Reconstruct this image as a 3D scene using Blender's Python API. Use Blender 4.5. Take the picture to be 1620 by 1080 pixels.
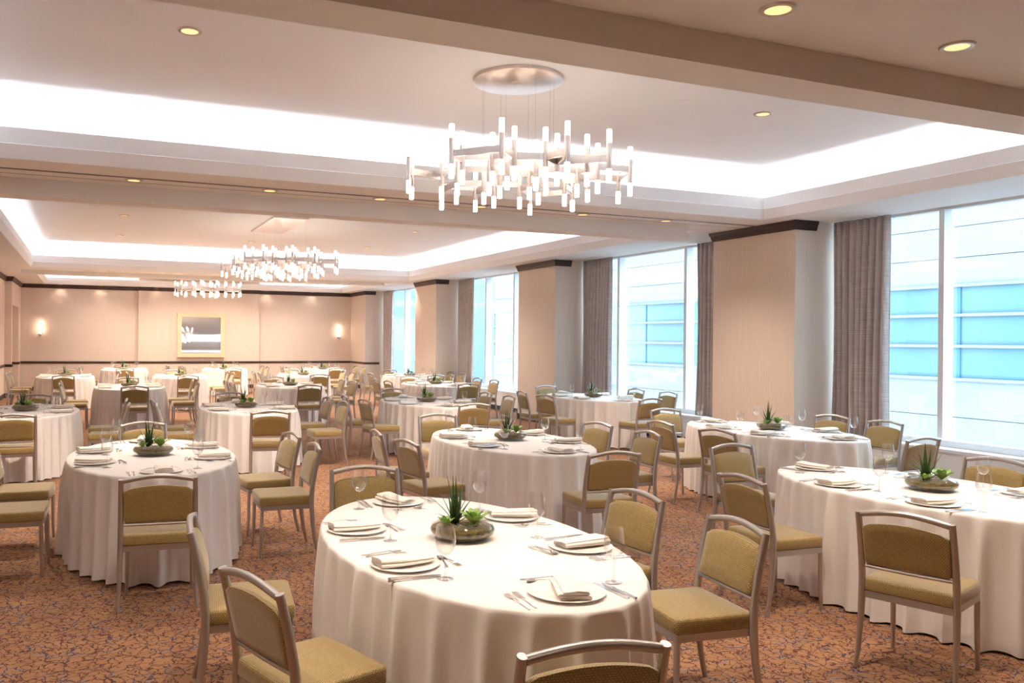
import bpy, math, random
from mathutils import Vector, Matrix
R = math.radians
C = bpy.context.scene.collection
for o in list(bpy.data.objects): bpy.data.objects.remove(o)

# ------------------------------------------------------------------ camera
SC = bpy.context.scene
FPX, PX, PY, YAW, ROLL, CAMZ = 1337.0, 700.0, 537.4, 0.3952, 0.0092, 1.75
cam_d = bpy.data.cameras.new('camera'); cam = bpy.data.objects.new('camera', cam_d); C.objects.link(cam)
cam_d.sensor_width = 36; cam_d.lens = FPX / 1620 * 36
cam_d.shift_x = (810 - PX) / 1620; cam_d.shift_y = (PY - 540) / 1620
cam_d.clip_end = 300; cam_d.clip_start = .05
cam.matrix_world = (Matrix.Translation((0, 0, CAMZ)) @ Matrix.Rotation(-YAW, 4, 'Z') @ Matrix.Rotation(R(90), 4, 'X') @ Matrix.Rotation(ROLL, 4, 'Z'))
SC.camera = cam
# ------------------------------------------------------------------ world, exposure
SC.view_settings.view_transform = 'Standard'; SC.view_settings.look = 'None'
SC.view_settings.gamma = 1; SC.view_settings.use_curve_mapping = False
SC.view_settings.exposure = 1.62
W = bpy.data.worlds.new('overcast_sky'); SC.world = W; W.use_nodes = True
bg = W.node_tree.nodes['Background']; bg.inputs[0].default_value = (.66, .85, 1, 1); bg.inputs[1].default_value = 4.6
SC.cycles.transparent_max_bounces = 24; SC.cycles.max_bounces = 10; SC.cycles.diffuse_bounces = 5
SC.cycles.sample_clamp_indirect = 6
COVE_W, SPOT_W, TIP_S = 1.45, 84.0, 2.7
COVE_C, WARM = (.80, .89, 1), (1, .84, .67)

# ------------------------------------------------------------------ helpers
class MB:
    def __init__(s): s.v = []; s.f = []
    def add(s, v, f):
        n = len(s.v); s.v += [tuple(p) for p in v]; s.f += [tuple(i + n for i in q) for q in f]; return s
    def box(s, x0, x1, y0, y1, z0, z1):
        return s.add([(x0,y0,z0),(x1,y0,z0),(x1,y1,z0),(x0,y1,z0),(x0,y0,z1),(x1,y0,z1),(x1,y1,z1),(x0,y1,z1)],
                     [(0,3,2,1),(4,5,6,7),(0,1,5,4),(1,2,6,5),(2,3,7,6),(3,0,4,7)])
    def tube(s, path, rad, n=8, sy=1, caps=True):
        P = [Vector(p) for p in path]; k = len(P); rings = []; v = []; f = []
        if not isinstance(rad, (list, tuple)): rad = [rad] * k
        up = None
        for i in range(k):
            t = (P[min(i+1,k-1)] - P[max(i-1,0)]).normalized()
            if up is None: up = Vector((0,1,0)) if abs(t.y) < .9 else Vector((1,0,0))
            a = (up - t * up.dot(t)).normalized(); b = t.cross(a); up = a
            for j in range(n):
                q = 2 * math.pi * j / n
                v.append(P[i] + a * math.cos(q) * rad[i] * sy + b * math.sin(q) * rad[i])
        for i in range(k - 1):
            for j in range(n):
                f.append((i*n+j, i*n+(j+1)%n, (i+1)*n+(j+1)%n, (i+1)*n+j))
        if caps: f += [tuple(range(n))[::-1], tuple((k-1)*n + j for j in range(n))]
        return s.add(v, f)
    def lathe(s, prof, n=24, c=(0,0,0)):
        v = []; f = []; k = len(prof)
        for r, z in prof:
            for j in range(n):
                a = 2 * math.pi * j / n; v.append((c[0]+r*math.cos(a), c[1]+r*math.sin(a), c[2]+z))
        for i in range(k - 1):
            for j in range(n): f.append((i*n+j, i*n+(j+1)%n, (i+1)*n+(j+1)%n, (i+1)*n+j))
        if prof[0][0] > 1e-4: f.append(tuple(range(n))[::-1])
        if prof[-1][0] > 1e-4: f.append(tuple((k-1)*n+j for j in range(n)))
        return s.add(v, f)
    def shell(s):   # drop the end caps of a lathe
        s.f = [q for q in s.f if len(q) == 4]; return s
    def sweep(s, path, prof, closed=False):
        """mitred sweep of profile (out, z) along a 2-D path; out = right of travel"""
        n = len(path); m = len(prof); v = []; f = []
        nr = []
        for i in range(n if closed else n - 1):
            a, b = path[i], path[(i+1) % n]; d = Vector((b[0]-a[0], b[1]-a[1])).normalized(); nr.append(Vector((d.y, -d.x)))
        for i in range(n):
            if closed: a, b = nr[i-1], nr[i]
            else: a, b = nr[max(i-1, 0)], nr[min(i, n-2)]
            mt = (a + b); mt = mt / max(mt.dot(a), .05)
            for o, z in prof: v.append((path[i][0] + mt.x*o, path[i][1] + mt.y*o, z))
        for i in range(n if closed else n - 1):
            j = (i + 1) % n
            for k in range(m - 1): f.append((i*m+k, i*m+k+1, j*m+k+1, j*m+k))
        if not closed: f += [tuple(range(m))[::-1], tuple((n-1)*m+k for k in range(m))]
        return s.add(v, f)
    def loops(s, L, cap0=True, cap1=True):
        n = len(L[0]); v = [p for l in L for p in l]; f = []
        for i in range(len(L) - 1):
            for j in range(n): f.append((i*n+j, i*n+(j+1)%n, (i+1)*n+(j+1)%n, (i+1)*n+j))
        if cap0: f.append(tuple(range(n))[::-1])
        if cap1: f.append(tuple((len(L)-1)*n+j for j in range(n)))
        return s.add(v, f)
    def mesh(s, name, mat, ang=40):
        me = bpy.data.meshes.new(name); me.from_pydata(s.v, [], s.f); me.update()
        me.polygons.foreach_set('use_smooth', [True] * len(me.polygons)); me.set_sharp_from_angle(angle=R(ang))
        if mat: me.materials.append(mat)
        return me
    def build(s, name, mat, parent=None, ang=40):
        return link(name, s.mesh(name, mat, ang), parent)
def link(name, me, parent=None, loc=None, rz=0):
    o = bpy.data.objects.new(name, me); C.objects.link(o)
    if parent: o.parent = parent
    if loc: o.location = loc
    if rz: o.rotation_euler.z = rz
    return o
def tag(o, label, cat, group=None):
    o['label'] = label; o['category'] = cat
    if group: o['group'] = group
    return o
def struct(o): o['kind'] = 'structure'; return o
def thing(name, label, cat, loc=(0,0,0), rz=0, group=None):
    o = bpy.data.objects.new(name, None); C.objects.link(o); o.empty_display_size = .1
    o.location = loc; o.rotation_euler.z = rz
    return tag(o, label, cat, group)
def dup(root, kids, loc, rz, label):
    r = root.copy(); C.objects.link(r); r.location = loc; r.rotation_euler.z = rz; r['label'] = label
    for ch in kids:
        c = ch.copy(); C.objects.link(c); c.parent = r
    return r
def pixel(p):
    x, y, z = p[0], p[1], p[2] - CAMZ
    d = x*math.sin(YAW) + y*math.cos(YAW); r = x*math.cos(YAW) - y*math.sin(YAW)
    return (PX + FPX*r/d, PY - FPX*z/d) if d > .3 else (-9999, 0)
def in_view(p, m=160):
    x, y = pixel(p); return -m < x < 1620 + m and -m < y < 1080 + 1.4*m

# ------------------------------------------------------------------ materials
def mat(name, col, rough=.6, metal=0, **k):
    m = bpy.data.materials.new(name); m.use_nodes = True; b = m.node_tree.nodes['Principled BSDF']
    b.inputs['Base Color'].default_value = (*col, 1); b.inputs['Roughness'].default_value = rough; b.inputs['Metallic'].default_value = metal
    for a, v in k.items(): b.inputs[a.replace('_', ' ')].default_value = v
    return m
class NT:
    def __init__(s, m): s.t = m.node_tree; s.b = m.node_tree.nodes['Principled BSDF']
    def n(s, typ, **k):
        x = s.t.nodes.new(typ)
        for a, v in k.items(): setattr(x, a, v)
        return x
    def l(s, a, b): s.t.links.new(a, b)
    def math(s, op, a, b=None, c=None):
        x = s.n('ShaderNodeMath', operation=op)
        for i, q in enumerate((a, b, c)):
            if q is None: continue
            if isinstance(q, (int, float)): x.inputs[i].default_value = q
            else: s.l(q, x.inputs[i])
        return x.outputs[0]
    def obj(s): return s.n('ShaderNodeTexCoord').outputs['Object']
    def scale(s, vec, sc):
        x = s.n('ShaderNodeMapping'); x.inputs['Scale'].default_value = sc; s.l(vec, x.inputs[0]); return x.outputs[0]
    def noise(s, vec, sc, det=3, rough=.5):
        x = s.n('ShaderNodeTexNoise'); x.inputs['Scale'].default_value = sc; x.inputs['Detail'].default_value = det; x.inputs['Roughness'].default_value = rough
        s.l(vec, x.inputs['Vector']); return x
    def ramp(s, fac, stops, inter='LINEAR'):
        x = s.n('ShaderNodeValToRGB'); e = x.color_ramp.elements; x.color_ramp.interpolation = inter
        while len(e) < len(stops): e.new(.5)
        for i, (p, c) in enumerate(stops): e[i].position = p; e[i].color = (*c, 1)
        s.l(fac, x.inputs[0]); return x.outputs[0]
    def mix(s, fac, a, b):
        x = s.n('ShaderNodeMix', data_type='RGBA'); s.l(fac, x.inputs[0])
        for q, i in ((a, 6), (b, 7)):
            if isinstance(q, tuple): x.inputs[i].default_value = (*q, 1)
            else: s.l(q, x.inputs[i])
        return x.outputs[2]
    def bump(s, h, strength, dist=.01):
        x = s.n('ShaderNodeBump'); x.inputs['Strength'].default_value = strength; x.inputs['Distance'].default_value = dist
        s.l(h, x.inputs['Height']); s.l(x.outputs[0], s.b.inputs['Normal'])
    def col(s, c): s.l(c, s.b.inputs['Base Color'])

def m_wallpaper():
    m = mat('beige_wallpaper', (.62, .48, .37), .75); t = NT(m); o = t.obj()
    a = t.noise(t.scale(o, (90, 90, 1.2)), 1, 3, .6)
    b = t.noise(o, .7, 2)
    f = t.math('ADD', t.math('MULTIPLY', a.outputs[0], .7), t.math('MULTIPLY', b.outputs[0], .3))
    t.col(t.ramp(f, [(.3, (.64, .52, .43)), (.7, (.74, .62, .53))])); t.bump(a.outputs[0], .08); return m
def m_carpet():
    m = mat('patterned_carpet', (.3, .15, .06), .95); t = NT(m); o = t.obj()
    d = t.noise(o, 8, 3, .6); d2 = t.noise(o, 34, 2, .5)
    vm = t.n('ShaderNodeVectorMath', operation='MULTIPLY_ADD'); t.l(d.outputs['Color'], vm.inputs[0]); vm.inputs[1].default_value = (.15, .15, 0); t.l(o, vm.inputs[2])
    vn = t.n('ShaderNodeVectorMath', operation='MULTIPLY_ADD'); t.l(d2.outputs['Color'], vn.inputs[0]); vn.inputs[1].default_value = (.035, .035, 0); t.l(vm.outputs[0], vn.inputs[2])
    def vor(sc, feat):
        x = t.n('ShaderNodeTexVoronoi', feature=feat, voronoi_dimensions='2D'); x.inputs['Scale'].default_value = sc; t.l(vn.outputs[0], x.inputs['Vector']); return x
    e1 = vor(19, 'DISTANCE_TO_EDGE').outputs['Distance']; e2 = vor(9.5, 'DISTANCE_TO_EDGE').outputs['Distance']
    l1 = t.math('LESS_THAN', e1, .055); gap = t.math('GREATER_THAN', t.noise(o, 9, 2).outputs[0], .38)
    l2 = t.math('LESS_THAN', e2, .035)
    line = t.math('MAXIMUM', t.math('MULTIPLY', l1, gap), l2)
    gp = t.math('MULTIPLY', t.math('LESS_THAN', e2, .105), t.math('GREATER_THAN', t.noise(o, 6.2, 2).outputs[0], .55))
    pile = t.noise(o, 260, 2)
    base = t.ramp(t.math('ADD', t.math('MULTIPLY', t.noise(o, 3, 2).outputs[0], .6), t.math('MULTIPLY', pile.outputs[0], .4)),
                  [(.3, (.27, .125, .055)), (.7, (.40, .205, .10))])
    c = t.mix(gp, base, (.25, .19, .19)); c = t.mix(line, c, (.075, .024, .024)); t.col(c)
    t.bump(pile.outputs[0], .5, .004); return m
def m_fabric():
    m = mat('olive_woven_fabric', (.27, .19, .06), .58); t = NT(m); o = t.obj(); s = t.n('ShaderNodeSeparateXYZ'); t.l(o, s.inputs[0])
    nn = t.n('ShaderNodeSeparateXYZ'); t.l(t.n('ShaderNodeTexCoord').outputs['Normal'], nn.inputs[0])
    def pick(a, b, k):   # a + k*(b - a)
        return t.math('MULTIPLY_ADD', t.math('SUBTRACT', b, a), k, a)
    up = t.math('GREATER_THAN', t.math('ABSOLUTE', nn.outputs[2]), .6); sd = t.math('GREATER_THAN', t.math('ABSOLUTE', nn.outputs[0]), .6)
    v = t.math('ADD', pick(s.outputs[2], s.outputs[1], up), 1); u = t.math('ADD', pick(s.outputs[0], s.outputs[1], sd), 1)
    row = t.math('FLOOR', t.math('MULTIPLY', v, 120)); off = t.math('MULTIPLY', t.math('MODULO', t.math('ABSOLUTE', row), 2), .5)
    fu = t.math('FRACT', t.math('ADD', t.math('MULTIPLY', u, 80), t.math('ADD', off, 50))); fv = t.math('FRACT', t.math('MULTIPLY', v, 120))
    gap = t.math('MAXIMUM', t.math('LESS_THAN', fu, .2), t.math('LESS_THAN', fv, .24))
    nz = t.noise(o, 60, 2).outputs[0]
    base = t.ramp(nz, [(.3, (.36, .25, .082)), (.7, (.45, .33, .13))])
    c = t.mix(t.math('MULTIPLY', gap, .9), base, (.16, .09, .02)); t.col(c)
    t.bump(t.math('SUBTRACT', 1, gap), .35, .0015); t.b.inputs['Sheen Weight'].default_value = .55; t.b.inputs['Sheen Roughness'].default_value = .4
    return m
def m_cloth(name, c0, c1, sc=240):
    m = mat(name, c1, .85); t = NT(m); o = t.obj(); nz = t.noise(o, sc, 2).outputs[0]
    t.col(t.ramp(nz, [(.3, c0), (.7, c1)])); t.bump(nz, .06, .002); t.b.inputs['Sheen Weight'].default_value = .1; return m
def m_curtain():
    m = mat('grey_slub_curtain', (.36, .32, .31), .8); t = NT(m); o = t.obj()
    a = t.noise(t.scale(o, (2, 2, 130)), 1, 3, .7).outputs[0]; b = t.noise(t.scale(o, (40, 40, 4)), 1, 2).outputs[0]
    f = t.math('ADD', t.math('MULTIPLY', a, .75), t.math('MULTIPLY', b, .25))
    t.col(t.ramp(f, [(.36, (.36, .31, .30)), (.64, (.60, .54, .52))])); t.bump(a, .2, .004); return m
def m_wood():
    m = mat('dark_espresso_wood', (.035, .014, .01), .4); t = NT(m); o = t.obj()
    a = t.noise(t.scale(o, (4, 4, 60)), 1, 3).outputs[0]; t.col(t.ramp(a, [(.3, (.022, .009, .007)), (.7, (.055, .024, .017))])); return m
def m_metal(name, c, rough=.35, metal=1):
    m = mat(name, c, rough, metal); t = NT(m); o = t.obj(); a = t.noise(t.scale(o, (300, 300, 6)), 1, 2).outputs[0]
    t.l(t.math('MULTIPLY_ADD', a, .2, rough - .1), t.b.inputs['Roughness']); return m
def m_paint(name, c):
    m = mat(name, c, .8); t = NT(m); o = t.obj(); a = t.noise(o, 1.3, 3).outputs[0]
    t.col(t.ramp(a, [(.3, tuple(q*.97 for q in c)), (.7, c)])); t.bump(t.noise(o, 120, 2).outputs[0], .03, .002); return m
def m_glass(name, tint, refl_lo=.04, refl_hi=.6):
    m = bpy.data.materials.new(name); m.use_nodes = True; nt = m.node_tree; nt.nodes.clear()
    out = nt.nodes.new('ShaderNodeOutputMaterial'); mx = nt.nodes.new('ShaderNodeMixShader'); tr = nt.nodes.new('ShaderNodeBsdfTransparent'); gl = nt.nodes.new('ShaderNodeBsdfGlossy')
    lw = nt.nodes.new('ShaderNodeLayerWeight'); lw.inputs[0].default_value = .25; mr = nt.nodes.new('ShaderNodeMapRange')
    mr.inputs['To Min'].default_value = refl_lo; mr.inputs['To Max'].default_value = refl_hi
    tr.inputs[0].default_value = (*tint, 1); gl.inputs['Roughness'].default_value = .02
    nt.links.new(lw.outputs['Facing'], mr.inputs[0]); nt.links.new(mr.outputs[0], mx.inputs[0])
    nt.links.new(tr.outputs[0], mx.inputs[1]); nt.links.new(gl.outputs[0], mx.inputs[2]); nt.links.new(mx.outputs[0], out.inputs[0]); return m
def m_emit(name, c, s):
    m = mat(name, c, .5); b = m.node_tree.nodes['Principled BSDF']; b.inputs['Emission Color'].default_value = (*c, 1); b.inputs['Emission Strength'].default_value = s; return m
def m_soil():
    m = mat('pebbles_and_moss', (.1, .07, .03), .8); t = NT(m); o = t.obj()
    v = t.n('ShaderNodeTexVoronoi'); v.inputs['Scale'].default_value = 60; t.l(o, v.inputs['Vector'])
    c = t.ramp(v.outputs['Color'], [(.2, (.07, .04, .015)), (.5, (.20, .13, .05)), (.8, (.13, .13, .035))]); t.col(c); t.bump(v.outputs['Distance'], .8, .006); return m
def m_leaf(name, a, b):
    m = mat(name, a, .45); t = NT(m); o = t.obj(); t.col(t.ramp(t.noise(o, 30, 3).outputs[0], [(.3, a), (.7, b)])); return m

M = dict(wall=m_wallpaper(), carpet=m_carpet(), fabric=m_fabric(), cloth=m_cloth('white_linen', (.78, .74, .72), (.86, .82, .80)),
    napkin=m_cloth('cream_napkin_linen', (.84, .77, .70), (.90, .83, .76)), curtain=m_curtain(), wood=m_wood(),
    frame=m_metal('champagne_metal', (.50, .465, .445), .36, .88), nickel=m_metal('brushed_nickel', (.66, .58, .53), .3), steel=m_metal('polished_steel', (.72, .70, .68), .14),
    paint=m_paint('ceiling_paint', (.78, .75, .72)), tray=m_paint('tray_paint', (.86, .85, .85)), white=m_paint('white_window_paint', (.80, .83, .86)),
    glass=m_glass('window_glass', (.93, .97, .98), .05, .5), wine=m_glass('thin_clear_glass', (.985, .985, .985), .08, .95), bowl=m_glass('bowl_glass', (.95, .95, .90), .03, .45),
    china=mat('white_china', (.86, .82, .78), .15), soil=m_soil(), aloe=m_leaf('aloe_green', (.02, .055, .012), (.045, .11, .022)), rosette=m_leaf('succulent_green', (.16, .32, .05), (.30, .48, .12)),
    tip=m_emit('frosted_lamp_tip', (1, .88, .76), TIP_S), lamp=m_emit('downlight_glow', (1, .62, .28), .42), sconce=m_emit('sconce_glass', (1, .80, .60), 4.5),
    ring=mat('downlight_ring', (.55, .47, .38), .35, .6), goldframe=m_paint('pale_gold_frame', (.74, .58, .38)), mirror=mat('mirror_silver', (.9, .9, .9), .02, 1),
    black=mat('black_rubber', (.02, .02, .02), .6), grille=mat('dark_grille', (.05, .06, .07), .5), tablewood=mat('plain_plywood', (.3, .2, .12), .6),
    ext_white=m_paint('white_cladding', (.165, .178, .20)), ext_blue=mat('blue_facade_glass', (.085, .165, .195), .15), ext_dark=mat('dark_mullion', (.03, .12, .2), .4), ext_slab=m_paint('blue_grey_cladding', (.14, .22, .33)), asphalt=mat('pale_street', (.4, .4, .42), .9))

# ------------------------------------------------------------------ room dimensions
Z1, ZLIP, ZT = 3.43, 3.72, 4.08
XL, XLN, YF, YPANEL, YBACK = -2.05, -2.23, 30.1, 29.96, -7.0
XC, XWIN = 8.88, 9.72
COLS = [(2.33, 3.97), (8.80, 10.44), (15.25, 16.87), (21.76, 23.39), (28.31, YF)]
TRAYS = [(-1.36, 8.50, 4.02, 8.99), (-1.36, 8.50, 10.38, 22.85), (-1.36, 8.50, 24.07, 29.85)]
YP, N0, N1, XN, XO = 26.8, 27.0, 29.25, -2.32, XWIN + .2   # left pier, niche, outer face of the window wall

f = MB().box(-3.2, XO, YBACK, YF + .2, -.1, 0).build('floor', M['carpet']); struct(f)
w = MB().box(-2.6, XO, YF, YF + .2, 0, 4.2).box(1.49, 5.50, YPANEL, YF, 0, 4.2).build('wall_back', M['wall']); struct(w)
w = (MB().box(-2.6, XLN, YBACK, YP, 0, 4.2).box(-2.6, XL, YP, N0, 0, 4.2).box(-2.6, XL, N1, YF, 0, 4.2)
     .box(-2.6, XN, N0, N1, 0, 4.2).box(XN, XL, N0, N1, 2.63, 4.2)).build('wall_left', M['wall']); struct(w)
w = MB().box(-3.2, XO, YBACK - .2, YBACK, 0, 4.2).build('wall_front', M['wall']); struct(w)
wr = MB().box(XC, XO, YBACK, COLS[0][0], 0, 4.2)
for i in range(4): wr.box(XWIN - .05, XO, COLS[i][1], COLS[i+1][0], 0, .5).box(XWIN - .1, XO, COLS[i][1], COLS[i+1][0], Z1 + .02, 4.2)
struct(wr.build('wall_right', M['wall']))
for i, (a, b) in enumerate(COLS):
    struct(MB().box(XC, XO, a, b, 0, 4.2).build('column', M['wall']))
CROWN = [(0, 3.30), (.018, 3.30), (.022, 3.325), (.030, 3.335), (.036, 3.375), (.050, 3.385), (.055, 3.428), (0, 3.428)]
BASE = [(0, .001), (.018, .001), (.018, .11), (.010, .125), (0, .125)]
RAIL = [(0, .87), (.02, .875), (.03, .89), (.03, .925), (.015, .945), (0, .945)]
nt = 0
def trim(mb, name='trim'):
    global nt
    if name == 'trim': nt += 1; name = 'trim_%d' % nt
    return struct(mb.build(name, M['wood']))
nic = [(XL, N0), (XN, N0), (XN, N1), (XL, N1)]
leftp = [(XLN, YBACK), (XLN, YP), (XL, YP)]
yc4 = COLS[4][0]
farp = [(XL, YF), (1.49, YF), (1.49, YPANEL), (5.50, YPANEL), (5.50, YF), (XC, YF), (XC, yc4), (9.4, yc4)]
trim(MB().sweep(leftp + farp[:-1] + [(9.25, yc4)], CROWN))
trim(MB().sweep(leftp + nic + farp, RAIL))
trim(MB().sweep(leftp + nic + farp, BASE), 'baseboard_left')
for a, b in COLS[:4]:
    trim(MB().sweep([(9.4, b), (XC, b), (XC, a), (9.25, a)], CROWN))
    trim(MB().sweep([(9.4, b), (XC, b), (XC, a), (9.4, a)], BASE), 'baseboard_right')

# ------------------------------------------------------------------ ceiling, trays, beams
PK = .34
cm = MB()
x0, x1 = TRAYS[0][0], TRAYS[0][1]
def slab(a, b, c, d, z0=Z1, z1=Z1 + .07): cm.box(a, b, c, d, z0, z1)
slab(-2.6, x0, YBACK, YF); slab(x1, XWIN - .1, YBACK, YF)
for a, b in ((YBACK, TRAYS[0][2]), (TRAYS[0][3], TRAYS[1][2]), (TRAYS[1][3], TRAYS[2][2]), (TRAYS[2][3], YF)): slab(x0, x1, a, b)
struct(cm.build('ceiling', M['paint']))
for (a, b, zb) in ((3.66, 3.98, 3.25), (10.01, 10.34, 3.25), (23.70, 24.03, 3.33)):
    struct(MB().box(-1.62, 8.02, a, b, zb, Z1 - .001).build('ceiling_beam', M['paint']))
LIP = [(0, Z1 + .001), (-.02, Z1 + .001), (-.075, 3.56), (-.060, 3.57), (-.060, ZLIP), (-.012, ZLIP), (-.012, 3.51)]
TRY = [(-.012, 3.51), (PK, 3.51), (PK, 3.88), (PK - .03, 3.90), (PK - .14, 4.04), (PK - .17, 4.05), (PK - .18, ZT)]
for i, (a, b, c, d) in enumerate(TRAYS):
    rect = [(a, c), (b, c), (b, d), (a, d)]   # counter-clockwise: right of travel is outward
    ct = MB().sweep(rect, TRY, True); q = PK - .18
    ct.add([(a-q, c-q, ZT), (b+q, c-q, ZT), (b+q, d+q, ZT), (a-q, d+q, ZT)], [(0, 3, 2, 1)])
    t = struct(ct.build('ceiling', M['tray']))
    nt += 1
    struct(MB().sweep(rect, [(o, min(z, 3.635) if i == 2 else z) for o, z in LIP], True).build('trim_%d' % nt, M['tray']))  # lips take the lighter tray paint to stand in for cove light
    for (lx, ly, sx, sy) in (((a+b)/2, c-.14, b-a+.4, .05), ((a+b)/2, d+.14, b-a+.4, .05), (a-.14, (c+d)/2, .05, d-c+.2), (b+.14, (c+d)/2, .05, d-c+.2)):
        L = bpy.data.lights.new('cove_strip', 'AREA'); L.shape = 'RECTANGLE'; L.size = sx; L.size_y = sy; L.energy = COVE_W * max(sx, sy); L.color = COVE_C
        o = bpy.data.objects.new('cove_strip', L); C.objects.link(o); o.location = (lx, ly, 3.56); o.rotation_euler.x = math.pi
struct(MB().box(-1.36, 8.85, 9.47, 9.52, Z1 - .006, Z1 - .001).box(-1.36, 8.85, 9.76, 9.772, Z1 - .003, Z1 - .001).build('trim_%d' % (nt + 1), mat('track_grey', (.22, .2, .22), .4, .5)))

# ------------------------------------------------------------------ windows
BAYN = ['nearest', 'second', 'third', 'farthest']
MUL = [(5.2, 7.2), (12.02, 14.05), (18.5, 20.1), (24.75, 26.3)]
for i in range(4):
    a, b = COLS[i][1], COLS[i+1][0]
    wn = bpy.data.objects.new('window_%d' % (i+1), None); C.objects.link(wn); wn.location = (XWIN, (a+b)/2, .5); struct(wn); wn['label'] = BAYN[i] + ' tall three-pane window with white frame between beige columns'
    def kid(mb, name, m):
        o = mb.build(name, m); o.parent = wn; o.matrix_parent_inverse = Matrix.Translation((-XWIN, -(a+b)/2, -.5)); return o
    kid(MB().box(XWIN - .06, XWIN + .06, a, b, .50, .58), 'bottom_rail', M['white'])
    kid(MB().box(XWIN - .06, XWIN + .06, a, b, 3.40, 3.45), 'top_rail', M['white'])
    ys = [a, *MUL[i], b]
    for y in (a + .03, b - .03): kid(MB().box(XWIN - .06, XWIN + .06, y - .03, y + .03, .58, 3.40), 'jamb', M['white'])
    for y in MUL[i]: kid(MB().box(XWIN - .11, XWIN + .06, y - .035, y + .035, .58, 3.40), 'mullion', M['white'])
    for k in range(3):
        y0 = ys[k] + (.06 if k == 0 else .035); y1 = ys[k+1] - (.06 if k == 2 else .035)
        kid(MB().box(XWIN + .005, XWIN + .011, y0, y1, .58, 3.40), 'pane', M['glass'])
    L = bpy.data.lights.new('window_portal', 'AREA'); L.shape = 'RECTANGLE'; L.size = 2.9; L.size_y = b - a; L.cycles.is_portal = True
    o = bpy.data.objects.new('window_portal', L); C.objects.link(o); o.location = (XWIN + .11, (a+b)/2, 1.98); o.rotation_euler = (0, R(90), 0)
    rc = thing('radiator_cover', 'low white radiator cover under the %s window from the camera' % BAYN[i], 'radiator', (9.50, (a+b)/2, 0), group='radiator covers under the windows')
    hl = (b - a) / 2 - .02
    MB().box(-.05, .16, -hl, hl, .13, .46).box(-.01, .16, -hl, hl, 0, .13).build('body', M['white'], rc)
    MB().box(-.07, .16, -hl, hl, .46, .499).build('sill', M['white'], rc)
    g = MB()
    n = int(hl * 2 / .09)
    for k in range(n): y = -hl + .02 + k * .09; g.box(-.045, -.011, y, y + .07, .015, .115)
    g.build('grille', M['grille'], rc)

# ------------------------------------------------------------------ curtains
def curtain(y0, y1, seed, label):
    rnd = random.Random(seed); n = 210; rows = 14; mb = MB(); v = []; f = []
    k = (y1 - y0) / .105; ph = rnd.random() * 6; w2 = [rnd.uniform(.6, 1.3) for _ in range(40)]
    for r in range(rows + 1):
        t = r / rows; z = 3.425 - t * 2.915; amp = .026 + .032 * t ** .6
        wd = 1 - .05 * math.sin(math.pi * t)
        for i in range(n + 1):
            u = i / n; a = u * k * 2 * math.pi + ph + .6 * math.sin(3 * u + t * 1.5 + seed); am = amp * w2[int(u * k) % 40]
            yc = (y0 + y1) / 2
            v.append((9.535 + am * math.sin(a) + .01 * math.sin(4 * t + u * 5), yc + (y0 + u * (y1 - y0) - yc) * wd + .010 * math.cos(a) * (1 + t), z))
    for r in range(rows):
        for i in range(n): p = r * (n + 1) + i; f.append((p, p + 1, p + n + 2, p + n + 1))
    c = mb.add(v, f).build('curtain', M['curtain'], ang=80)
    s = c.modifiers.new('thickness', 'SOLIDIFY'); s.thickness = .004
    tag(c, label, 'curtain', 'pleated window curtains')
cl = ['grey pleated curtain left of the nearest window', 'grey pleated curtain left of the second window from the camera', 'grey pleated curtain left of the third window from the camera', 'grey pleated curtain left of the farthest window']
for i in range(4):
    b = COLS[i+1][0]; curtain(b - (.93 if i == 0 else 1.08), b - .05, 3 + i, cl[i])
    if i: a = COLS[i][1]; curtain(a + .05, a + 1.16, 13 + i, cl[i].replace('left of', 'right of'))

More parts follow.
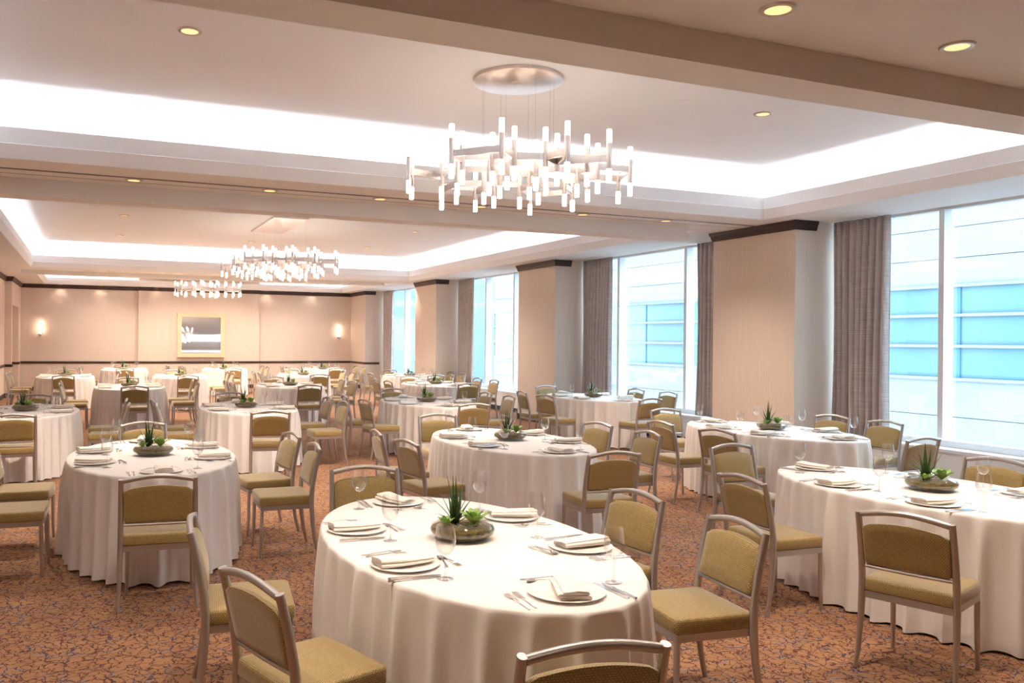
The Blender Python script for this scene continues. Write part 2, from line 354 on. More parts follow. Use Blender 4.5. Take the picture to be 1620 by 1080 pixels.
# ------------------------------------------------------------------ exterior
def ext_building():
    t = thing('office_building', 'white clad office building with blue ribbon windows seen through the windows', 'building', (16, 10, -6))
    o = Vector((16, 10, -6))
    def k(mb, name, m):
        ob = mb.build(name, m); ob.parent = t; ob.matrix_parent_inverse = Matrix.Translation(-o); return ob
    y0, y1 = -12, 32.6
    for z0, z1, nm in ((-6, .29, 'cladding_panel'), (.305, 1.03, 'cladding_panel'), (2.93, 3.48, 'cladding_panel'), (3.495, 4.10, 'cladding_panel'), (4.115, 4.95, 'cladding_panel')):
        k(MB().box(16, 16.5, y0, y1, z0, z1), nm, M['ext_white'])
    k(MB().box(16.06, 16.5, y0, y1, -6, 4.95), 'core', M['ext_white'])
    for z in (1.03, 1.69, 2.31, 2.90): k(MB().box(15.95, 16.1, y0, y1, z, z + .055), 'transom', M['ext_white'])
    ym = [y0, -5, 1.0, 5.6, 8.6, 11.6, 15.7, 19.83, 21.91, 26.0, 29.5, y1]
    for i in range(len(ym) - 1):
        for z0, z1 in ((1.085, 1.69), (1.745, 2.31), (2.365, 2.90)):
            k(MB().box(16.03, 16.05, ym[i] + .03, ym[i+1] - .03, z0, z1), 'glass_panel', M['ext_blue'])
        if i: k(MB().box(16.0, 16.06, ym[i] - .03, ym[i] + .03, 1.05, 2.9), 'mullion', M['ext_dark'])
    k(MB().box(16, 26, y1, y1 + .02, -6, 4.95), 'end_wall', M['ext_white'])
    t2 = thing('tower_block', 'pale blue and white tower block beyond the farthest windows', 'building', (30, 52, -6)); o2 = Vector((30, 52, -6))
    def k2(mb, name, m):
        ob = mb.build(name, m); ob.parent = t2; ob.matrix_parent_inverse = Matrix.Translation(-o2)
    for z0, z1, nm, m, x in ((-6, 1.0, 'cladding_panel', 'ext_slab', 52), (1.0, 3.2, 'cladding_panel', 'ext_white', 52.1), (3.2, 3.9, 'glass_panel', 'ext_blue', 52.05), (3.9, 4.3, 'cladding_panel', 'ext_white', 52), (4.3, 5.6, 'glass_panel', 'ext_blue', 52.05), (5.6, 12, 'cladding_panel', 'ext_white', 52.1)):
        k2(MB().box(17, 60, x, x + 1, z0, z1), nm, M[m])
    k2(MB().box(16.6, 20.5, 38, 39, -6, 3.4), 'stair_tower', M['ext_slab'])
ext_building()
struct(MB().box(10.6, 80, -40, 80, -6.2, -6).build('street_ground', M['asphalt']))

# ------------------------------------------------------------------ ceiling fittings
dl_ring = MB().lathe([(.062, -.001), (.066, -.010), (.085, -.010), (.094, -.002), (.094, 0)], 28).mesh('ring', M['ring'])
dl_refl = MB().lathe([(.064, -.008), (.055, -.003), (.0, -.003)], 24).mesh('reflector', M['lamp'])
DLS = []
def downlight(x, y, z, label, e=1.0):
    t = thing('recessed_downlight', label, 'downlight', (x, y, z), group='recessed ceiling downlights')
    link('ring', dl_ring, t); link('reflector', dl_refl, t)
    L = bpy.data.lights.new('downlight_beam', 'SPOT'); L.energy = SPOT_W * e; L.color = WARM; L.spot_size = R(125); L.spot_blend = .9; L.shadow_soft_size = .05
    o = bpy.data.objects.new('downlight_beam', L); C.objects.link(o); o.parent = t; o.location = (0, 0, -.03)
ORD = ['leftmost', 'second from left', 'third from left', 'fourth from left', 'fifth from left', 'sixth from left', 'rightmost']
for i, x in enumerate((-.75, .56, 1.87, 3.18, 4.49, 5.8, 7.1)):
    downlight(x, 3.28, Z1, {3: 'left of two glowing recessed downlights in the nearest ceiling', 4: 'right of two glowing recessed downlights in the nearest ceiling'}.get(i, 'recessed downlight, %s, in the nearest ceiling outside the picture' % ORD[i]), .6)
for i, x in enumerate((-.95, .42, 1.87, 3.19, 4.52, 6.01, 7.35)):
    downlight(x, 9.62, Z1, 'recessed downlight, %s, along the beam behind the nearest chandelier' % ORD[i])
for i, x in enumerate((.5, 1.9, 3.2, 4.5, 6.0)): downlight(x, 23.4, Z1, 'recessed downlight hidden along the farther ceiling beam, %s' % ORD[i], 1.7)
downlight(8.7, 23.6, Z1, 'small recessed downlight beside the third beige column', .4)
for x, y, l in ((.68, 6.67, 'recessed downlight at the left of the nearest ceiling tray'), (6.3, 6.69, 'recessed downlight at the right of the nearest ceiling tray'),
                (.59, 17.3, 'recessed downlight at the near left of the middle ceiling tray'), (.61, 20.8, 'recessed downlight at the far left of the middle ceiling tray'),
                (6.46, 17.1, 'recessed downlight at the near right of the middle ceiling tray'), (6.47, 20.5, 'recessed downlight at the far right of the middle ceiling tray'),
                (3.58, 20.6, 'recessed downlight behind the second chandelier in the middle ceiling tray')):
    downlight(x, y, ZT, l, .6 if y < 10 else 2.1)
for i, x in enumerate((-.9, .3, 2.05, 3.9, 5.75, 7.4)): downlight(x, 29.97 if x < 1.49 or x > 5.5 else 29.9, Z1, 'small recessed downlight washing the back wall, %s' % ORD[i], .025)
for i, x in enumerate((.6, 2.6, 4.6, 6.5)):  # unseen downlights added to brighten the far end of the room
    for y, l in ((25.6, 'nearer'), (28.3, 'farther')): downlight(x, y, ZT, 'added fill downlight hidden inside the farthest ceiling tray, %s row, %s' % (l, ORD[i]), 1.7)
for y, l in ((-.6, 'first'), (-4.0, 'second')):
    for x, h in ((.6, 'left'), (3.4, 'middle'), (6.1, 'right')): downlight(x, y, Z1, 'recessed downlight in the %s row behind the camera, %s one' % (l, h), .35)
for x, y, l in ((5.33, 6.66, 'flat white ceiling speaker right of the nearest chandelier'), (3.48, 19.1, 'small flat white ceiling sensor behind the second chandelier')):
    o = MB().lathe([(0, -.008), (.075, -.008), (.088, -.004), (.09, 0)], 28).build('ceiling_speaker', M['tray']); o.location = (x, y, ZT); tag(o, l, 'speaker')

# ------------------------------------------------------------------ chandeliers
PLAN = [(-0.92, 0.29), (-0.78, 0.59), (-0.54, 0.45), (-0.29, 1.05), (-0.85, -0.5), (-0.3, 0.66), (-0.67, -0.31), (-0.48, 0.23), (0.06, 1.01), (-0.06, 0.56), (-0.24, 0.07), (-0.43, -0.38), (0.12, 0.71), (-0.08, 0.18), (-0.57, -0.83), (-0.22, -0.24), (-0.36, -0.64), (0.37, 0.65), (0.19, 0.12), (0.66, 0.97), (0.02, -0.31), (0.41, 0.35), (-0.12, -0.72), (0.21, -0.15), (0.07, -0.58), (0.68, 0.32), (-0.06, -0.96), (0.92, 0.57), (0.51, -0.18), (0.31, -0.66), (0.74, 0.01), (0.57, -0.42), (0.38, -0.88), (1.05, -0.03), (0.9, -0.43)]
rod_me = MB().lathe([(.019, -.105), (.0225, -.105), (.0225, .105), (.019, .105)], 14).mesh('rod', M['nickel'])
tipu_me = MB().lathe([(.0205, .106), (.0215, .112), (.0215, .212), (.018, .217)], 12).mesh('lamp_tip', M['tip'])
tipd_me = MB().lathe([(.018, -.217), (.0215, -.212), (.0215, -.112), (.0205, -.106)], 12).mesh('lamp_tip', M['tip'])
bar_me = MB().box(-.5, .5, -.009, .009, -.027, .027).mesh('bar', M['nickel'])
wire_me = MB().tube([(0, 0, 0), (0, 0, 1)], .0016, 5).mesh('wire', M['steel'])
def chandelier(cx, cy, plan, canopy, label, rot=0):
    t = thing('chandelier', label, 'chandelier', (cx, cy, ZT), rot, 'tubular chandeliers'); zc = 3.255 - ZT
    for (x, y) in plan:
        r = link('rod', rod_me, t, (x, y, zc)); link('lamp_tip', tipu_me, r); link('lamp_tip', tipd_me, r)
    n = len(plan); edges = set(); inn = {0}
    D = lambda i, j: math.hypot(plan[i][0]-plan[j][0], plan[i][1]-plan[j][1])
    while len(inn) < n:
        d, i, j = min((D(i, j), i, j) for i in inn for j in range(n) if j not in inn); edges.add((i, j)); inn.add(j)
    deg = [sum(k in e for e in edges) for k in range(n)]
    for i in range(n):
        if deg[i] == 1:
            c = sorted((D(i, j), j) for j in range(n) if j != i and (i, j) not in edges and (j, i) not in edges)
            if c and c[0][0] < .6: edges.add((i, c[0][1])); deg[i] += 1; deg[c[0][1]] += 1
    for i, j in edges:
        a, b = Vector(plan[i]), Vector(plan[j]); m = (a + b) / 2; d = b - a
        o = link('bar', bar_me, t, (m.x, m.y, zc + (.018 if (i + j) % 2 else -.018)), math.atan2(d.y, d.x)); o.scale.x = d.length - .02
    if canopy == 'round':
        c = MB().lathe([(0, -.035), (.385, -.035), (.40, -.028), (.40, -.001)], 48).build('canopy', M['nickel'], t)
        MB().lathe([(0, -.047), (.05, -.045), (.06, -.0351)], 20).build('cap', M['nickel'], c)
        for k in range(8):
            a = 2 * math.pi * k / 8; p = Vector((.33 * math.cos(a), .33 * math.sin(a)))
            o = link('wire', wire_me, t, (p.x, p.y, zc + .02)); o.scale.z = -.03 - zc - .02
    else:
        MB().box(-.34, .34, -1.23, 1.23, -.035, -.001).build('canopy', M['nickel'], t)
        for sx in (-.3, .3):
            for sy in (-1.15, 0, 1.15): o = link('wire', wire_me, t, (sx, sy, zc + .02)); o.scale.z = -.03 - zc - .02
def filt(P, dmin):
    out = []
    for p in P:
        if all(math.hypot(p[0]-q[0], p[1]-q[1]) > dmin for q in out): out.append(p)
    return out
chandelier(3.5, 6.7, PLAN, 'round', 'nearest chandelier of glowing upright tubes under a round ceiling plate')
chandelier(3.55, 17.3, filt([(x - .05, y - .85) for x, y in PLAN] + [(-x + .05, -y + .85) for x, y in PLAN], .1), 'rect', 'second chandelier of glowing tubes, hung from a rectangular ceiling plate')
chandelier(3.45, 27.1, [(-x, y) for x, y in PLAN], 'round', 'farthest chandelier of glowing tubes in front of the back wall')

# ------------------------------------------------------------------ wall fittings
mr = thing('wall_mirror', 'square mirror in a pale gold frame on the back wall', 'mirror', (3.52, YPANEL, 1.835))
fw, hx, hz = .14, .79, .755
for nm, q in (('frame_rail', (-hx, hx, hz - fw, hz)), ('frame_rail', (-hx, hx, -hz, -hz + fw)), ('frame_stile', (-hx, -hx + fw, -hz + fw, hz - fw)), ('frame_stile', (hx - fw, hx, -hz + fw, hz - fw))):
    MB().box(q[0], q[1], -.085, -.001, q[2], q[3]).build(nm, M['goldframe'], mr)
o = MB().box(-hx + fw, hx - fw, -.004, .004, -hz + fw, hz - fw).build('mirror_glass', M['mirror'], mr); o.location.y = -.045; o.rotation_euler.x = R(-3.2)
for x, l in ((-1.47, 'glowing tube wall sconce at the left end of the back wall'), (8.42, 'glowing tube wall sconce at the right end of the back wall')):
    t = thing('wall_sconce', l, 'sconce', (x, YF, 2.02), group='wall sconces on the back wall')
    MB().lathe([(.026, -.20), (.031, -.19), (.031, .22), (.026, .23)], 20, (0, -.09, 0)).build('glass_tube', M['sconce'], t)
    MB().lathe([(.008, -.30), (.012, -.27), (.048, -.265), (.05, -.195), (.046, -.19)], 20, (0, -.09, 0)).build('cup', M['frame'], t)
    MB().box(-.05, .05, -.02, -.001, -.24, .1).box(-.012, .012, -.06, -.02, -.24, -.20).build('backplate', M['frame'], t)

# ------------------------------------------------------------------ chair
def rrect(w, d, r, n=4, inset=0):
    hw, hd, r = w/2 - inset, d/2 - inset, max(r - inset*.5, .004); P = []
    for cx, cy, a0 in ((hw-r, hd-r, 0), (-hw+r, hd-r, 90), (-hw+r, -hd+r, 180), (hw-r, -hd+r, 270)):
        for i in range(n + 1): a = R(a0 + 90*i/n); P.append((cx + r*math.cos(a), cy + r*math.sin(a)))
    return P
def chair_meshes():
    D = []
    L = [[(x, y - .005, z) for x, y in rrect(.455, .425, .03, 4, i)] for z, i in ((.413, .008), (.416, .002), (.421, 0), (.468, 0), (.477, .003), (.483, .011), (.486, .05), (.488, .12))]
    D.append(('seat', MB().loops(L).mesh('seat', M['fabric'], 60)))
    fr = MB()
    fr.box(-.222, .222, .175, .195, .375, .4125).box(-.222, .222, -.212, -.190, .375, .4125).box(-.222, -.20, -.19, .175, .375, .4125).box(.20, .222, -.19, .175, .375, .4125)
    D.append(('seat_frame', fr.mesh('seat_frame', M['frame'])))
    for s in (-1, 1):
        D.append(('leg', MB().tube([(s*.214, .196, .012), (s*.212, .19, .15), (s*.211, .187, .376)], [.0115, .0135, .0155], 10).tube([(s*.214, .196, 0), (s*.214, .196, .013)], .0125, 10).mesh('leg', M['frame'])))
    post = [(.240, -.262, .012), (.236, -.236, .12), (.233, -.216, .26), (.231, -.207, .38), (.230, -.206, .47), (.229, -.215, .56), (.228, -.232, .66), (.227, -.253, .755), (.226, -.277, .850)]
    for s in (-1, 1):
        D.append(('leg', MB().tube([(s*x, y, z) for x, y, z in post], [.0115, .0135, .016, .018, .018, .0175, .017, .0165, .016], 10, 1.15).tube([(s*.240, -.263, 0), (s*.240, -.262, .013)], .0125, 10).mesh('leg', M['frame'])))
    N = 12
    arc = [(-.214 + .428*i/N, -.274 - .012*math.sin(math.pi*i/N), .836 + .030*math.sin(math.pi*i/N)) for i in range(N + 1)]
    D.append(('top_rail', MB().tube(arc, .016, 10).mesh('top_rail', M['frame'])))
    D.append(('back_rail', MB().tube([(-.22, -.212, .548), (0, -.214, .546), (.22, -.212, .548)], .0105, 8).mesh('back_rail', M['frame'])))
    def outline(ins):
        P = []; x0 = .212 - ins; zb = .558 + ins
        for i in range(5): a = R(180 + 90*i/4); P.append((-x0 + .02 + .02*math.cos(a), zb + .02 + .02*math.sin(a)))
        for i in range(5): a = R(270 + 90*i/4); P.append((x0 - .02 + .02*math.cos(a), zb + .02 + .02*math.sin(a)))
        for i in range(13): u = 1 - 2*i/12; P.append((x0*u, .778 - ins + .028*(1 - u*u) - (.012 if abs(u) > .99 else 0)))
        return P
    def yb(z): return -.212 - .30*max(0, z - .55)*(.55 + (z - .55))
    Ls = []
    for off, ins in ((-.020, .05), (-.020, .012), (-.014, .002), (0, 0), (.010, .002), (.020, .016), (.025, .06)):
        Ls.append([(x, yb(z) + off + .004, z) for x, z in outline(ins)][::-1])
    D.append(('backrest', MB().loops(Ls).mesh('backrest', M['fabric'], 60)))
    return D
CH = chair_meshes()

# ------------------------------------------------------------------ tableware meshes
plate_me = MB().lathe([(0, .001), (.075, .001), (.084, .0), (.090, .001), (.118, .0065), (.152, .0105), (.154, .013), (.150, .0145), (.116, .0105), (.083, .0065), (0, .006)], 36).mesh('dinner_plate', M['china'], 50)
gbowl = MB().lathe([(.005, .100), (.018, .104), (.032, .118), (.041, .140), (.0435, .160), (.041, .185), (.0358, .2245)], 22).shell().mesh('bowl', M['wine'], 60)
gstem = MB().lathe([(.0105, .006), (.005, .016), (.0035, .035), (.0033, .080), (.0048, .0998)], 10).mesh('stem', M['wine'], 60)
gfoot = MB().lathe([(.034, 0), (.0355, .0012), (.030, .0022), (.0107, .0058)], 22).mesh('foot', M['wine'], 60)
def napkin():
    P = []; W = .056; rr = .0062; lev = [.0085, .0165, .0245, .0315]
    pts = []
    for k, z in enumerate(lev):
        s = 1 if k % 2 == 0 else -1; w = W - .004*k
        for i in range(4): pts.append((s*(-w + 2*w*i/3), z + .0025*math.sin(math.pi*i/3)))
        if k < 3:
            z2 = lev[k+1]; zc = (z + z2)/2; h = (z2 - z)/2
            for i in range(1, 6): a = -math.pi/2 + math.pi*i/6; pts.append((s*(w + h*1.6*math.cos(a)), zc + h*math.sin(a)))
    th = .0036; n = len(pts); up = []; dn = []
    for i in range(n):
        a, b = pts[max(i-1, 0)], pts[min(i+1, n-1)]; d = Vector((b[0]-a[0], b[1]-a[1])).normalized(); nx, nz = -d.y*th, d.x*th
        up.append((pts[i][0] + nx, pts[i][1] + nz)); dn.append((pts[i][0] - nx, pts[i][1] - nz))
    ring = up + dn[::-1]; Ls = []
    for i in range(9):
        t = i/8; y = -.13 + .25*t; sc = 1 - .10*t + .04*math.sin(5*t); fl = 1 - .35*t
        Ls.append([(x*sc + .012*math.sin(2.2*t), y + .006*math.sin(x*60), .010 + (z - .006)*fl + .006*max(0, t - .6)) for x, z in ring])
    return MB().loops(Ls).mesh('napkin', M['napkin'], 60)
napkin_me = napkin()
def strip(st):  # stations (y, halfwidth, z, thickness)
    Ls = [[(-w, y, z), (w, y, z), (w, y, z + t), (-w, y, z + t)] for y, w, z, t in st]; return MB().loops(Ls)
fk = strip([(-.10, .004, 0, .002), (-.095, .0052, 0, .0025), (-.02, .0036, .004, .0025), (.03, .003, .008, .002), (.04, .0105, .007, .0018), (.05, .012, .005, .0016)])
for i in range(4): x = -.0102 + .0068*i; fk.box(x - .0017, x + .0017, .0495, .094, .0042, .0056)
fork_me = fk.mesh('fork', M['steel'])
knife_me = strip([(-.118, .0052, 0, .005), (-.112, .0066, 0, .006), (-.03, .0052, .001, .005), (-.02, .0045, .001, .003), (-.012, .0085, .001, .002), (.07, .0095, .001, .0014), (.10, .007, .001, .0012), (.115, .002, .001, .001)]).mesh('knife', M['steel'])
sp = strip([(-.10, .004, 0, .002), (-.095, .0052, 0, .0025), (-.02, .0036, .004, .0025), (.032, .0032, .007, .002)])
Ls = [[(.0175*s*math.cos(a), .056 + .027*s*math.sin(a), z) for a in [2*math.pi*j/14 for j in range(14)]] for s, z in ((.25, .0005), (.7, .003), (1, .0085), (.93, .0088), (.6, .0045), (.1, .0022))]
sp.loops(Ls); spoon_me = sp.mesh('spoon', M['steel'], 60)

TA, TB, ZTOP = .664, 1.20, .765
def cloth_mesh(seed):
    rnd = random.Random(seed); n = 360; v = []; f = []
    E = []; acc = 0; tt = [2*math.pi*j/n for j in range(n + 1)]; arc = [0]
    for j in range(n): acc += math.hypot(TA*(math.cos(tt[j+1]) - math.cos(tt[j])), TB*(math.sin(tt[j+1]) - math.sin(tt[j]))); arc.append(acc)
    fold = []; a = 0
    while a < acc - .08: w = rnd.uniform(.09, .24); fold.append((a + w/2, min(w*.30, .038), rnd.uniform(.5, 1.25))); a += w
    def disp(q):
        t = 0
        for c, w, h in fold:
            d = (q - c + acc/2) % acc - acc/2; t += h*math.exp(-(d/w)**2)
        return t
    dv = [disp(arc[j]) for j in range(n)]
    rings = [(-.66, 0, ZTOP), (-.35, 0, ZTOP), (-.05, 0, ZTOP), (-.014, 0, ZTOP - .001), (-.006, .02, ZTOP - .006), (-.002, .06, ZTOP - .018), (0, .14, ZTOP - .05), (.003, .3, ZTOP - .13), (.006, .5, .52), (.009, .75, .38), (.013, .95, .22), (.018, 1.15, .09), (.020, 1.25, .012), (.015, 1.2, .012), (.010, .9, .2)]
    for o, k, z in rings:
        for j in range(n):
            c, t = math.cos(tt[j]), math.sin(tt[j]); nx, ny = TB*c, TA*t; L = math.hypot(nx, ny); q = dv[j] - .45
            if o < -.1: sc = 1 + o/TA; v.append((TA*c*sc, TB*t*sc, z)); continue
            rr = o + .066*(k + .35*math.sin(math.pi*min(1, k)))*(q if q > 0 else q*.75); v.append((TA*c + nx/L*rr, TB*t + ny/L*rr, z + (.014*max(0, -q) if z < .05 else 0)))
    m = len(rings)
    for i in range(m - 1):
        for j in range(n): f.append((i*n+j, (i+1)*n+j, (i+1)*n+(j+1)%n, i*n+(j+1)%n))
    return MB().add(v, f).mesh('tablecloth', M['cloth'], 75)
CLOTH = [cloth_mesh(s) for s in (1, 2, 3, 4)]
oval = lambda k, z: [(TA*k*math.cos(R(a)), TB*k*math.sin(R(a)), z) for a in range(0, 360, 9)]
top_me = MB().loops([oval(.93, .735), oval(.95, .74), oval(.95, .756), oval(.94, .76)]).mesh('tabletop', M['tablewood'])
ped_me = MB().lathe([(.04, .03), (.04, .60), (.10, .734)], 16, (0, -.6, 0)).mesh('pedestal', M['black']); ped2_me = MB().lathe([(.04, .03), (.04, .60), (.10, .734)], 16, (0, .6, 0)).mesh('pedestal', M['black'])
tbase_me = MB().box(-.35, .35, -.635, -.565, 0, .03).mesh('base', M['black']); tbase2_me = MB().box(-.35, .35, .565, .635, 0, .03).mesh('base', M['black'])

bowl_me = MB().lathe([(.07, 0), (.12, .008), (.150, .028), (.157, .045), (.148, .065), (.118, .082), (.090, .090), (.087, .089), (.114, .080), (.144, .063), (.153, .045), (.146, .030), (.117, .012), (.07, .005), (0, .005)], 32).mesh('glass_bowl', M['bowl'], 60)
soil_me = MB().lathe([(0, .006), (.07, .006), (.116, .013), (.145, .031), (.1515, .045), (.146, .056), (.10, .060), (0, .072)], 28).mesh('pebbles', M['soil'], 60)
def leaf(length, w, bend, thick=.3):
    Ls = []
    for i in range(7):
        t = i/6; hw = w*(1 - t)**.7*(.75 + .6*math.sin(math.pi*min(t*1.2, 1))*.6) + .0006; y = bend*length*t*t; z = length*t*(1 - .15*bend*t)
        Ls.append([(-hw, y, z), (0, y - hw*thick, z), (hw, y, z), (0, y + hw*thick*.4, z)])
    return MB().loops(Ls)
aloe_me = [leaf(l, .0105, b).mesh('aloe_leaf', M['aloe'], 60) for l, b in ((.23, .04), (.20, .12), (.18, .22), (.15, .35))]
def ros_leaf(l, w):
    Ls = []
    for i in range(6):
        t = i/5; hw = w*math.sin(math.pi*(.12 + .84*t))**.8 + .0005; y = l*t; z = .012*math.sin(2.2*t) + .25*l*t*t
        Ls.append([(-hw, y, z + .003), (0, y, z - .003), (hw, y, z + .003), (0, y, z + .001)])
    return MB().loops(Ls).mesh('succulent_leaf', M['rosette'], 60)
ros_me = [ros_leaf(.072, .019), ros_leaf(.056, .017), ros_leaf(.036, .013)]

# ------------------------------------------------------------------ tables
TAB = [('front centre', 1.72, 3.82), ('front right', 5.25, 4.0),
       ('second-row left', .49, 7.46), ('second-row middle', 3.84, 7.47), ('second-row right', 7.13, 7.40),
       ('third-row leftmost', -.78, 12.4), ('third-row left-middle', 2.08, 12.15), ('third-row right-middle', 4.95, 12.5), ('third-row window-side', 8.2, 12.75),
       ('fourth-row left', .74, 17.9), ('fourth-row middle', 3.88, 17.6), ('fourth-row right', 7.11, 17.45),
       ('fifth-row leftmost', -.55, 22.8), ('fifth-row left-middle', 2.12, 22.3), ('fifth-row right-middle', 5.3, 22.4), ('fifth-row window-side', 8.0, 21.45),
       ('back-row left', .98, 27.4), ('back-row middle', 3.88, 26.9), ('back-row right', 6.94, 26.6)]
SIDE = {90: 'far', 150: 'far left', 210: 'near left', 270: 'near', 330: 'near right', 30: 'far right'}
SEAT = {90: ((0, .97), (0, 1.45), -90), 270: ((0, -.97), (0, -1.45), 90),       # plate centre, chair origin, facing
        150: ((-.445, .36), (-.96, .43), 0), 210: ((-.445, -.36), (-.96, -.43), 0),
        30: ((.445, .36), (.96, .43), 180), 330: ((.445, -.36), (.96, -.43), 180)}
SKIP = set()
# (table, seat): chair origin relative to the table middle, turn in degrees
CHR = {(0, 330): (0.96, -0.48, -9), (0, 30): (0.96, 0.30, 7), (0, 150): (-0.96, 0.41, -11), (0, 210): (-0.96, -0.41, 7), (0, 270): (-0.20, -1.46, -9), (0, 90): (0.00, 1.50, -12), (2, 270): (-0.05, -1.47, -8), (2, 90): (0.06, 1.46, 12), (2, 30): (0.96, 0.32, 12), (2, 330): (0.96, -0.50, -3), (3, 90): (-0.06, 1.46, -7), (3, 150): (-1.00, 0.30, -8), (3, 210): (-1.00, -0.49, 9), (3, 270): (0.05, -1.46, -6), (3, 330): (0.96, -0.56, -6), (3, 30): (0.96, 0.30, 12), (4, 90): (-0.11, 1.46, -4), (4, 150): (-1.01, 0.31, -2), (4, 210): (-0.96, -0.52, 12), (4, 270): (0.14, -1.46, 4), (4, 330): (1.02, -0.42, 3), (4, 30): (1.03, 0.30, 12), (1, 90): (-0.12, 1.46, 2), (1, 150): (-0.96, 0.39, -5), (1, 210): (-0.96, -0.61, 12), (1, 30): (0.96, 0.36, 12), (6, 270): (-0.01, -1.62, -12), (6, 30): (0.96, 0.31, 3), (6, 330): (0.96, -0.62, 1), (7, 270): (0.00, -1.57, -3), (7, 150): (-0.96, 0.30, -10), (7, 210): (-0.96, -0.62, 6), (7, 90): (0.10, 1.60, 9), (8, 150): (-0.96, 0.30, -11), (8, 210): (-1.06, -0.62, 11), (8, 90): (0.09, 1.53, 0), (8, 30): (1.03, 0.42, 10), (8, 330): (1.03, -0.53, 11), (8, 270): (-0.20, -1.62, 12)}
CHR[(0, 210)] = (-.90, -.56, 25); CHR[(1, 210)] = (-1.08, -.78, 28); CHR[(0, 270)] = (-.31, -1.445, -12); CHR[(2, 30)] = (.98, .32, 10)
CHR[(15, 30)] = (.98, .05, 6); CHR[(15, 330)] = (.98, -.66, 4); CHR[(8, 30)] = (.965, .42, 4); CHR[(8, 330)] = (.965, -.53, 4)
first = {}
def put(name, meshes, label, cat, loc, rz, group):
    t = thing(name, label, cat, loc, rz, group)
    for nm, me in meshes: link(nm, me, t)
    return t
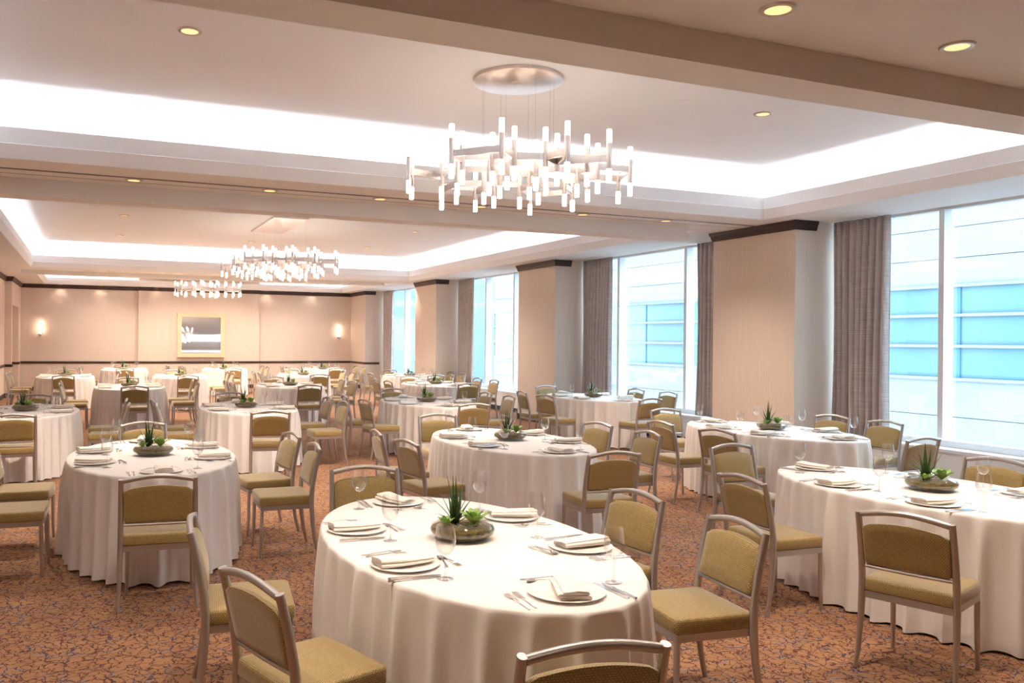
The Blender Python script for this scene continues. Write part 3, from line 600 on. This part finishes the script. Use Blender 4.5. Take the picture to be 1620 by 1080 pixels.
for ti, (tn, tx, ty) in enumerate(TAB):
    rnd = random.Random(100 + ti); far = ty > 15
    tb = put('oval_table', [('tabletop', top_me), ('pedestal', ped_me), ('pedestal', ped2_me), ('base', tbase_me), ('base', tbase2_me)], 'oval pedestal table hidden under the cloth of the %s table' % tn, 'table', (tx, ty, 0), 0, 'oval banquet tables')
    c = link('tablecloth', CLOTH[ti % 4], None, (tx, ty, 0), math.pi*rnd.randint(0, 1))
    tag(c, 'white floor-length tablecloth on the %s oval table' % tn, 'tablecloth', 'white oval tablecloths')
    # centrepiece
    cp = thing('centerpiece', 'squat glass bowl of succulents in the middle of the %s table' % tn, 'centerpiece', (tx + rnd.uniform(-.02, .02), ty + rnd.uniform(-.02, .02), ZTOP + .001), rnd.uniform(-.4, .4), 'succulent bowls on the tables'); cp.scale = (1.05, 1.05, 1.05)
    link('glass_bowl', bowl_me, cp); link('pebbles', soil_me, cp)
    k = 16 if not far else 10
    for i in range(k):
        q = i/(k - 1); o = link('aloe_leaf', aloe_me[min(3, int(q*4))], cp, (-.035 + .010*math.cos(i*2.4), .01 + .010*math.sin(i*2.4), .062), i*2.4)
        o.rotation_euler = (-(.05 + .78*q**1.1)*rnd.uniform(.8, 1.1), rnd.uniform(-.08, .08), i*2.4); s = rnd.uniform(.9, 1.12); o.scale = (1, 1, s)
    for cx, cy, sc in ((.05, -.03, 1.22), (-.085, -.035, .7)) if not far else ((.05, -.03, 1.2),):
        for i in range(12 if not far else 8):
            o = link('succulent_leaf', ros_me[i // 5 if i < 10 else 2], cp, (cx, cy, .072 + .004*(i // 5)), i*2.4); o.rotation_euler = (.25 + .3*(i // 5), 0, i*2.4); o.scale = (sc, sc, sc)
    # settings and chairs
    for ang in (90, 150, 210, 270, 330, 30):
        sd = SIDE[ang]; (px_, py_), (chx, chy), fa = SEAT[ang]
        a = R(fa + rnd.uniform(-2, 2)); u = Vector((-math.cos(a), -math.sin(a))); pc = Vector((tx + px_, ty + py_)); face = a - math.pi/2
        if in_view((pc.x, pc.y, .8)):
            def at(lx, ly, z=0): # local: x right of the guest, y towards the table middle, origin at plate centre
                rgt = Vector((-u.y, u.x)); p = pc - u*ly + rgt*lx; return (p.x, p.y, ZTOP + .0012 + z)
            where = '%s setting of the %s table' % (sd, tn)
            # dinner plate and napkin
            tag(link('dinner_plate', plate_me, None, at(0, 0)), 'white dinner plate at the ' + where, 'plate', 'dinner plates')
            tag(link('napkin', napkin_me, None, at(rnd.uniform(-.008, .008), -.005, .0065), face + rnd.uniform(-.3, .3)), 'folded cream napkin on the plate at the ' + where, 'napkin', 'folded napkins')
            tag(link('fork', fork_me, None, at(-.19, -.02), face + rnd.uniform(-.08, .08)), 'inner fork left of the plate at the ' + where, 'fork', 'silver forks')
            tag(link('fork', fork_me, None, at(-.225, -.03), face + rnd.uniform(-.08, .08)), 'outer fork left of the plate at the ' + where, 'fork', 'silver forks')
            tag(link('knife', knife_me, None, at(.188, -.02), face + rnd.uniform(-.06, .06)), 'inner knife right of the plate at the ' + where, 'knife', 'silver knives')
            tag(link('knife', knife_me, None, at(.216, -.03), face + rnd.uniform(-.06, .06)), 'outer knife right of the plate at the ' + where, 'knife', 'silver knives')
            tag(link('spoon', spoon_me, None, at(0, .18), face + R(90) + rnd.uniform(-.2, .2)), 'dessert spoon above the plate at the ' + where, 'spoon', 'dessert spoons')
            if not far: tag(link('fork', fork_me, None, at(.01, .21), face - R(90) + rnd.uniform(-.2, .2)), 'dessert fork above the plate at the ' + where, 'fork', 'silver forks')
            put('wine_glass', [('bowl', gbowl), ('stem', gstem), ('foot', gfoot)], 'empty wine glass at the ' + where, 'wine glass', at(.265 + rnd.uniform(-.012, .012), .08 + rnd.uniform(-.015, .015)), rnd.random()*6, 'empty wine glasses')
        if (ti, ang) in SKIP: continue
        j1, j2, turn = rnd.uniform(-.005, .03), rnd.uniform(-.04, .04), rnd.uniform(-5, 5)
        if (ti, ang) in CHR: ox, oy, turn = CHR[(ti, ang)]; turn *= .7
        elif chx: ox, oy = chx + math.copysign(j1, chx), chy + j2
        else: ox, oy = j2, chy + math.copysign(j1, chy)
        if not chx and (ti, ang) != (0, 270): oy = math.copysign(max(abs(oy), 1.505), oy)
        elif chx and abs(oy) < .54 and ti != 8: ox = math.copysign(max(abs(ox), .98), ox)
        x, y = tx + ox, ty + oy
        if not (in_view((x, y, .85)) or in_view((x, y, .3))): continue
        put('banquet_chair', CH, 'olive upholstered chair with silver frame at the %s side of the %s table' % (sd, tn), 'chair', (x, y, 0), R(fa - 90 + turn), 'banquet chairs around the tables')
